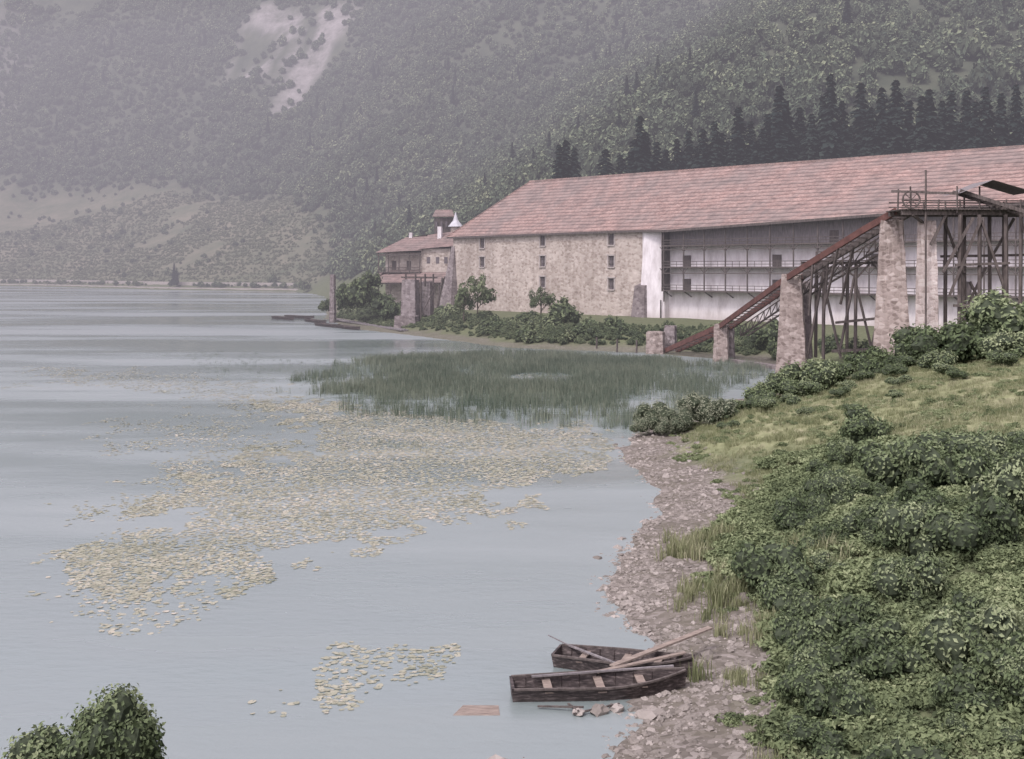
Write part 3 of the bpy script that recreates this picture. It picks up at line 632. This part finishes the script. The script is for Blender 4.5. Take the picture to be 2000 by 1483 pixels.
for i,(u,v) in enumerate(tips):
    Yd=330-(u-1500)*.035+(i%5)*1.5
    X=(u-1000)/F_*Yd; zt=HC-(v-522)/F_*Yd; zb=G(X,Yd); hh=zt-zb
    if hh<10: zb=zt-16; hh=16
    ww=min(max(hh,27),38)*RS.uniform(1.1,1.4)
    obj('spruce_tree',spr[i%4],(X,Yd,zb),None,i*1.7,(ww,ww,hh))
# bank in front of the warehouse
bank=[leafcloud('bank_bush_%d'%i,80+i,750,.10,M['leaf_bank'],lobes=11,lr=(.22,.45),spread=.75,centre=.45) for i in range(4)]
P=[];Sc=[]
SH=[(31,163),(21,178),(0,189),(-19.6,225),(-31.7,245),(-42,277),(-50,300)]
for i in range(1300):
    t_=RS.uniform(0,len(SH)-1.001); j=int(t_); f=t_-j; p=np.array(SH[j])*(1-f)+np.array(SH[j+1])*f
    o=RS.uniform(5.5,17)*(1 if j else .8); dv=np.array([.66,.75]); q=p+dv*o; cl=fbm(np.array([q[0]*.15]),np.array([q[1]*.15]),71)[0]
    r=RS.uniform(.35,.9)+max(0,cl-.5)*RS.uniform(2,7)
    P.append((q[0],q[1],G(*q)+r*.25)); Sc.append((r*RS.uniform(.8,1.4),r*RS.uniform(.8,1.3),r*RS.uniform(.7,1.25)))
instancer('bank_shrubs',bank,P,np.array(Sc),RS.uniform(0,6,len(P)))
for (u,v,r,Yd) in((705,575,5.2,262),(680,590,4.2,266),(745,598,3.8,258),(720,560,3.6,268),(765,610,3.0,252),(635,600,2.2,285),(1110,620,4.0,205),(1075,640,2.8,203),(1145,645,2.9,200),(1205,645,3.1,196),(1225,655,2.2,192),(870,620,2.2,236),(845,628,2.0,236),(1040,650,2.2,205),(960,640,2.4,215),(1500,660,2.8,168),(1520,690,2.2,160),(1620,680,2.0,158),(1680,690,2.2,150),(530,550,5,655),(595,560,4,600)):
    X=(u-1000)/F_*Yd; zc=HC-(v-522)/F_*Yd; obj('shrub',bank[int(u)%4],(X,Yd,zc),None,u,(r,r*.9,r*1.1))
def tree(name,X,Yd,zb,h,cr,seed,leafm):
    R=np.random.RandomState(seed); e=empty(name,(X,Yd,zb)); bb=B()
    def limb(a,c_,r0,r1,n=6):
        a=Vector(a);c_=Vector(c_);d=(c_-a).normalized(); x=d.cross(Vector((.3,.9,.1))).normalized(); y=d.cross(x)
        k=len(bb.V)
        for p,r in((a,r0),(c_,r1)):
            for i in range(n): bb.V.append(tuple(p+x*r*math.cos(i*6.283/n)+y*r*math.sin(i*6.283/n)))
        for i in range(n): bb.F.append((k+i,k+(i+1)%n,k+n+(i+1)%n,k+n+i)); bb.I.append(0)
    limb((0,0,-.5),(.1,0,h*.5),.18,.12); limb((.1,0,h*.5),(0,.1,h*.9),.12,.04)
    for i in range(9):
        a=R.uniform(0,6.28); z=h*R.uniform(.3,.7); limb((.05,0,z),(math.cos(a)*cr*.8,math.sin(a)*cr*.8,z+h*.2),.07,.02)
    bb.make('trunk',[M['bark']],e)
    obj('crown',leafcloud(name+'_crown',seed,1500,.085,leafm,lobes=20,spread=1.0,lr=(.16,.3),flat=1.0,core=False,centre=.35,up=-.1),(0,0,h*.62),e,0,(cr,cr,h*.42))
    return e
tree('birch_tree',(932-1000)/F_*228,228,1.5,10.4,3.2,11,M['leaf_bank']); tree('birch_tree',(1056-1000)/F_*222,222,2.3,7.4,2.2,12,M['leaf_bank']); tree('young_tree',(905-1000)/F_*230,230,1.5,7.5,2.2,13,M['leaf_bank'])
# near bank
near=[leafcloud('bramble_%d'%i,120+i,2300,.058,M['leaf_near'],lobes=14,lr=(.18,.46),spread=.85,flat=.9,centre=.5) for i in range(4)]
ivy=[leafcloud('ivy_clump_%d'%i,150+i,420,.12,M['leaf_ivy'],lobes=7,flat=.45,core=False,spread=.75) for i in range(3)]
THK=[hit(*q) for q in[(1490,900),(1600,885),(1660,835),(1740,860),(1920,875),(2150,870),(2300,1300)]]+[(34,30),(30,18),(7.0,24)]+[hit(*q) for q in[(1530,1480),(1525,1290),(1475,1190),(1410,1110),(1370,1075),(1430,1005),(1510,955)]]
x=RS.uniform(4,45,20000); y=RS.uniform(18,110,20000); k=inpoly(x,y,THK); x,y=x[k],y[k]
x=x[:3500];y=y[:3500]; r=RS.uniform(.35,.85,x.size); z=height(x,y)
instancer('ivy_ground_cover',ivy,np.stack([x,y,z+r*.12],1),r,RS.uniform(0,6,x.size))
dE=pdist(x,y,THK); cl=fbm(x*.22,y*.22,31); k=np.where((dE>.6)&(cl>.53))[0][:170]; r=RS.uniform(.35,1.0,k.size)*(1+3*(cl[k]-.53))
instancer('bramble_thicket',near,np.stack([x[k],y[k],z[k]+r*.4],1),np.stack([r,r*RS.uniform(.8,1.2,k.size),r*RS.uniform(.8,1.4,k.size)],1),RS.uniform(0,6,k.size))
big=[(1680,850,1.9),(1725,930,2.0),(1640,890,1.2),(1840,940,1.9),(1900,930,1.6),(1800,1010,1.5),(1550,1030,1.2),(1900,1060,1.6),(1780,1160,1.3),(1600,1300,1.2),(1660,1250,1.35),(1560,1370,1.0),(1700,1330,1.3),(1620,1400,1.1),(1880,1250,1.3),(1980,1350,1.3),(1980,1000,1.8),(1880,1390,1.1)]
for u,v,r in big:
    p=hit(u,v+r*12); obj('bramble_bush',near[int(u+v)%4],(p[0],p[1],G(*p)+r*.5),None,u,(r,r*.9,r*1.1))
line=[(17.2,92,1.1),(20,94,1.5),(22.4,96,1.7),(24.5,97,2.2),(27,98,1.4),(29.5,98,2.2),(32,98,1.5),(33.8,96,2.4),(35.6,94,2.6),(37.5,93,3.2),(39.5,92,3.6),(31,94,1.2),(19,90,1.0),(36.5,88,1.9),(41,95,3.8),(27.5,92,.9),(23,92,1.2),(42,90,3),(34.5,99,2.4),(21,88,.9),(25.5,90,.8),(29,89,1.0),(16.3,88,1.0),(33,91,1.3),(18.5,86,.8),(15.5,84,.7),(24,86,.7),(28,85,.8),(20.5,82,.6),(31.5,86,.9),(35,84,1.0),(26,80,.7),(22.5,78,.6),(30,80,.8)]
for xx,yy,r in line: obj('bramble_bush',near[int(xx*7)%4],(xx,yy,G(xx,yy)+r*.5),None,xx*3,(r*1.15,r*1.1,r*(1.1 if r>1.2 else .8)))
wil=[leafcloud('willow_%d'%i,170+i,2600,.06,M['leaf_willow'],lobes=12,slim=.25,lr=(.25,.42),spread=.75) for i in range(2)]
for u,v,r,Yd in((1280,798,1.85,90),(1255,828,1.1,89),(1365,810,1.9,89),(1405,818,1.5,88),(1330,820,1.4,88),(1300,833,1.0,88)):
    X=(u-1000)/F_*Yd; obj('willow_bush',wil[int(u)%2],(X,Yd,max(G(X,Yd),0)+r*.6),None,u,(r,r,r))
hz=leafcloud('hazel',7,5200,.04,M['leaf_near'],lobes=16,lr=(.2,.38),spread=.72,centre=.72)
sh=obj('hazel_shrub',hz,(-7.05,20.6,4.4),None,.4,(1.2,1.3,1.5)); obj('hazel_shrub',hz,(-8.3,20.6,3.75),None,2.4,(1.3,1.3,1.3))
gt=[tuft('grass_tuft_%d'%i,i,26,.5,.03,.2,.6,M['grass']) for i in range(3)]
x=RS.uniform(3,50,60000); y=RS.uniform(28,105,60000); d=pdist(x,y,LAKE); inn=inpoly(x,y,LAKE)
ok=(~inn)&(d>2.4+4*fbm(x*.3,y*.3,5))&(RS.uniform(size=x.size)<np.clip(1.4-y/110,.35,1)); ok&=~(inpoly(x,y,THK)&(pdist(x,y,THK)>1)); x,y=x[ok][:15000],y[ok][:15000]
z=height(x,y); s_=RS.uniform(.3,.8,x.size)*(.5+1.1*fbm(x*.4,y*.4,15)); instancer('grass',gt,np.stack([x,y,z],1),s_,RS.uniform(0,6,x.size))
wt=[tuft('weed_%d'%i,30+i,40,1.0,.045,.22,.35,M['grass']) for i in range(2)]
P=[];
for (u,v,n,sp_) in((1340,1080,26,.7),(1370,1060,18,.7),(1530,1120,40,1.3),(1400,1180,16,.7),(1480,1240,14,.6),(1450,1150,16,1),(1460,1330,10,.6)):
    p=hit(u,v)
    for i in range(n): q=(p[0]+RS.normal()*sp_,p[1]+RS.normal()*sp_); P.append((q[0],q[1],G(*q)))
instancer('tall_weeds',wt,P,RS.uniform(.4,.9,len(P)),RS.uniform(0,6,len(P)))
x=RS.uniform(5,45,14000); y=RS.uniform(30,104,14000); d=pdist(x,y,LAKE); n_=fbm(x*.4,y*.4,61)
ok=(~inpoly(x,y,LAKE))&(d>3.2)&(n_+RS.uniform(-.08,.08,x.size)>.49)&(~inpoly(x,y,THK)); x,y=x[ok][:2600],y[ok][:2600]
instancer('low_weeds',ivy,np.stack([x,y,height(x,y)+.03],1),RS.uniform(.15,.5,x.size),RS.uniform(0,6,x.size))
def stone(seed):
    R=np.random.RandomState(seed); q=IV*(1+.18*R.normal(size=(len(IV),1)))*np.array([1,.75,.5]); return mkmesh('pebble_%d'%seed,q,IF,[M['pebble']],rnd=[R.uniform()]*len(IF))
st=[stone(i) for i in range(5)]
x=RS.uniform(-2,26,90000); y=RS.uniform(29,106,90000); d=pdist(x,y,LAKE)*np.where(inpoly(x,y,LAKE),-1,1)
k=(d>-1.2)&(d<5.2+4*(fbm(x*.3,y*.3,8)-.5))&(RS.uniform(size=x.size)<np.clip(1.3-d*.22,.1,1)*np.clip(1.3-y/130,.4,1)*np.clip(2.6*fbm(x*.6,y*.6,18)-.6,.08,1)); x,y=x[k][:13000],y[k][:13000]
z=height(x,y); s_=.03+.15*RS.uniform(size=x.size)**4; s_=np.where(RS.uniform(size=x.size)>.99,s_*2.4,s_)
instancer('shore_pebbles',st,np.stack([x,y,z],1),s_*1.1,RS.uniform(0,6,x.size))
for (u,v,s1) in((1335,1018,.42),(1170,1392,.3),(1130,1396,.22),(1205,1388,.26)):
    p=W(u,v); obj('boulder',st[int(u)%5],(p[0],p[1],.08),None,u,(s1,s1,s1*.9))
b=B()
for a,c_ in(((1120,1400),(1210,1385)),((1050,1385),(1140,1392)),((1110,1380),(1130,1400))):
    p=W(*a);q=W(*c_); b.beam((p[0],p[1],.08),(q[0],q[1],.16),.05,.05)
b.make('driftwood',[M['wood_dark']])
# reeds
def wp(P): return [W(*q) for q in P]
REED=wp([(590,772),(650,735),(700,710),(800,696),(1000,698),(1260,702),(1420,710),(1460,735),(1430,750),(1290,768),(1240,785),(1220,828),(1100,830),(950,816),(860,806),(740,794)])
HOLE=wp([(970,738),(1030,728),(1140,735),(1110,750),(1010,750)])
xx_=[p[0] for p in REED]; yy_=[p[1] for p in REED]
x=RS.uniform(min(xx_)-14,max(xx_)+3,60000); y=RS.uniform(min(yy_)-3,max(yy_)+12,60000); dd=pdist(x,y,REED)*np.where(inpoly(x,y,REED),1,-1)
nz=fbm(x*.16,y*.08,44); pr=RS.uniform(size=x.size)
k=(pr<np.clip(.32+(dd+(nz-.5)*14)*.08,0,1))&(nz+RS.uniform(-.2,.2,x.size)>.36)&(height(x,y)<.1)&((~inpoly(x,y,HOLE))|(pr<.12)); x,y=x[k][:13500],y[k][:13500]
rt=[tuft('reed_tuft_%d'%i,60+i,11,1.4,.04,.34,.16,M['reed']) for i in range(3)]
instancer('reed_bed',rt,np.stack([x,y,np.zeros(x.size)],1),RS.uniform(.45,1.05,x.size)*(.55+.8*fbm(x*.06,y*.06,4)),RS.uniform(0,6,x.size))
SPR=wp([(370,690),(640,700),(600,760),(430,740)])
x=RS.uniform(-75,-5,9000); y=RS.uniform(85,185,9000); dq=pdist(x,y,SPR)*np.where(inpoly(x,y,SPR),1,-1); k=(dq+(fbm(x*.1,y*.1,3)-.5)*20>0)&(RS.uniform(size=x.size)<.45)
x,y=x[k],y[k]; x2=RS.normal(size=110)*2.4+W(755,870)[0]; y2=RS.normal(size=110)*2+W(755,870)[1]; x=np.r_[x,x2]; y=np.r_[y,y2]
instancer('sparse_reeds',rt,np.stack([x,y,-.3+0*x],1),RS.uniform(.25,.55,x.size),RS.uniform(0,6,x.size))
# lily pads
def pad(seed):
    R=np.random.RandomState(seed); n=11; V=[(0,0,.012)]
    for i in range(n): a=.25+i*(5.9/(n-1)); r=1*R.uniform(.88,1.08); V.append((r*math.cos(a),r*math.sin(a)*.85,.012+R.uniform(0,.03)))
    return mkmesh('pad_%d'%seed,V,[(0,i,i+1) for i in range(1,n)],[M['pad']],rnd=[R.uniform()]*(n-1))
pads=[pad(i) for i in range(5)]
LP=[(wp([(560,775),(700,795),(900,818),(1100,832),(1185,848),(1165,868),(1245,878),(1235,896),(1140,930),(1000,952),(900,1010),(780,1058),(600,1085),(450,1130),(300,1140),(170,1120),(190,1080),(290,1030),(330,980),(440,930),(530,890),(600,860),(570,830)]),110000,4.0,.39,.26),
    (wp([(90,720),(330,730),(560,765),(660,795),(620,830),(500,805),(350,770),(110,750)]),44000,7,.50,.24),
    (wp([(520,1290),(600,1258),(800,1258),(940,1268),(900,1310),(800,1335),(700,1375),(640,1345)]),3600,1.2,.50,.26),
    (wp([(100,1080),(500,1120),(520,1180),(300,1230),(90,1200)]),5500,2,.60,.22),(HOLE,1200,0,.3,.1),
    (wp([(560,1300),(1000,1290),(990,1380),(500,1400)]),2000,1,.64,.2),(wp([(200,960),(420,900),(420,980),(200,1080)]),9000,3,.57,.22),(wp([(250,820),(600,790),(600,900),(300,950)]),16000,4,.57,.22)]
PX=[];PY=[]
for P,n,w_,th,rr in LP:
    a=np.array(P); x=RS.uniform(a[:,0].min()-w_,a[:,0].max()+w_,n); y=RS.uniform(a[:,1].min()-w_,a[:,1].max()+w_,n)
    dd=pdist(x,y,P)*np.where(inpoly(x,y,P),1,-1); nz=.5*fbm(x*.35,y*.22,17,5)+.5*fbm(x*.9,y*.45,27,3)
    k=(dd+(nz-.5)*w_*5>0)&(nz+np.clip(dd,0,6)*.014+RS.uniform(-rr,rr,n)>th+.03); PX.append(x[k]);PY.append(y[k])
x=np.concatenate(PX);y=np.concatenate(PY); k=~(inpoly(x,y,REED)&(RS.uniform(size=x.size)<.5)); x,y=x[k],y[k]; print('pads',x.size)
ry=np.stack([RS.normal(size=x.size)*.05,RS.normal(size=x.size)*.05,RS.uniform(0,6.28,x.size)],1)
instancer('water_lily_pads',pads,np.stack([x,y,RS.uniform(0.002,.02,x.size)],1),RS.uniform(.06,.145,x.size),ry)
# ---------------------------------------------------------------- valley haze (uniform volume; its own emission stands in for scattered light)
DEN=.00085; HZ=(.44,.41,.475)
m,nt,o=mat('emissive_valley_mist'); va=nt.nodes.new('ShaderNodeVolumeAbsorption'); va.inputs['Density'].default_value=DEN; va.inputs['Color'].default_value=(0,0,0,1)
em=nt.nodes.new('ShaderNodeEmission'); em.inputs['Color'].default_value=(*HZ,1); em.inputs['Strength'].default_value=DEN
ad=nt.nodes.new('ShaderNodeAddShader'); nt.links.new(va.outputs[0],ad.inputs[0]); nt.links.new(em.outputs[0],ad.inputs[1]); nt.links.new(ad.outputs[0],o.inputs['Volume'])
b=B(); b.quadbox([(-900,110,-8),(900,110,-8),(900,1450,-8),(-900,1450,-8),(-900,110,260),(900,110,260),(900,1450,260),(-900,1450,260)]); b.make('emissive_mist',[m])
# ---------------------------------------------------------------- light
SE=math.radians(52); SAZ=math.radians(-145)
wd=bpy.data.worlds.new('World'); S.world=wd; wd.use_nodes=True; nt=wd.node_tree; bg=nt.nodes['Background']
sk=nt.nodes.new('ShaderNodeTexSky'); sk.sky_type='NISHITA'; sk.sun_disc=False; sk.sun_elevation=SE; sk.sun_rotation=SAZ; sk.air_density=1; sk.dust_density=3; sk.ozone_density=1
hsv=nt.nodes.new('ShaderNodeHueSaturation'); hsv.inputs['Saturation'].default_value=.12; nt.links.new(sk.outputs[0],hsv.inputs['Color'])
tint=mixc(nt,1.0,hsv.outputs[0],(1.98,1.80,2.04),'MULTIPLY'); nt.links.new(tint,bg.inputs[0]); bg.inputs[1].default_value=.15
ld=bpy.data.lights.new('sun','SUN'); ld.energy=2.2; ld.angle=math.radians(12); ld.color=(1,.95,.9); lo_=bpy.data.objects.new('sun',ld); S.collection.objects.link(lo_)
dv=Vector((math.sin(SAZ)*math.cos(SE),math.cos(SAZ)*math.cos(SE),math.sin(SE))); lo_.rotation_euler=(-dv).to_track_quat('-Z','Y').to_euler()
cam=bpy.data.cameras.new('camera'); co=bpy.data.objects.new('camera',cam); S.collection.objects.link(co); co.location=(0,0,HC); co.rotation_euler=(math.pi/2,0,0)
cam.sensor_width=36; cam.lens=36*F_/2000; cam.shift_y=-219.5/2000; cam.clip_end=6000; cam.clip_start=.5
S.camera=co
S.view_settings.view_transform='Standard'; S.view_settings.look='None'; S.view_settings.exposure=0
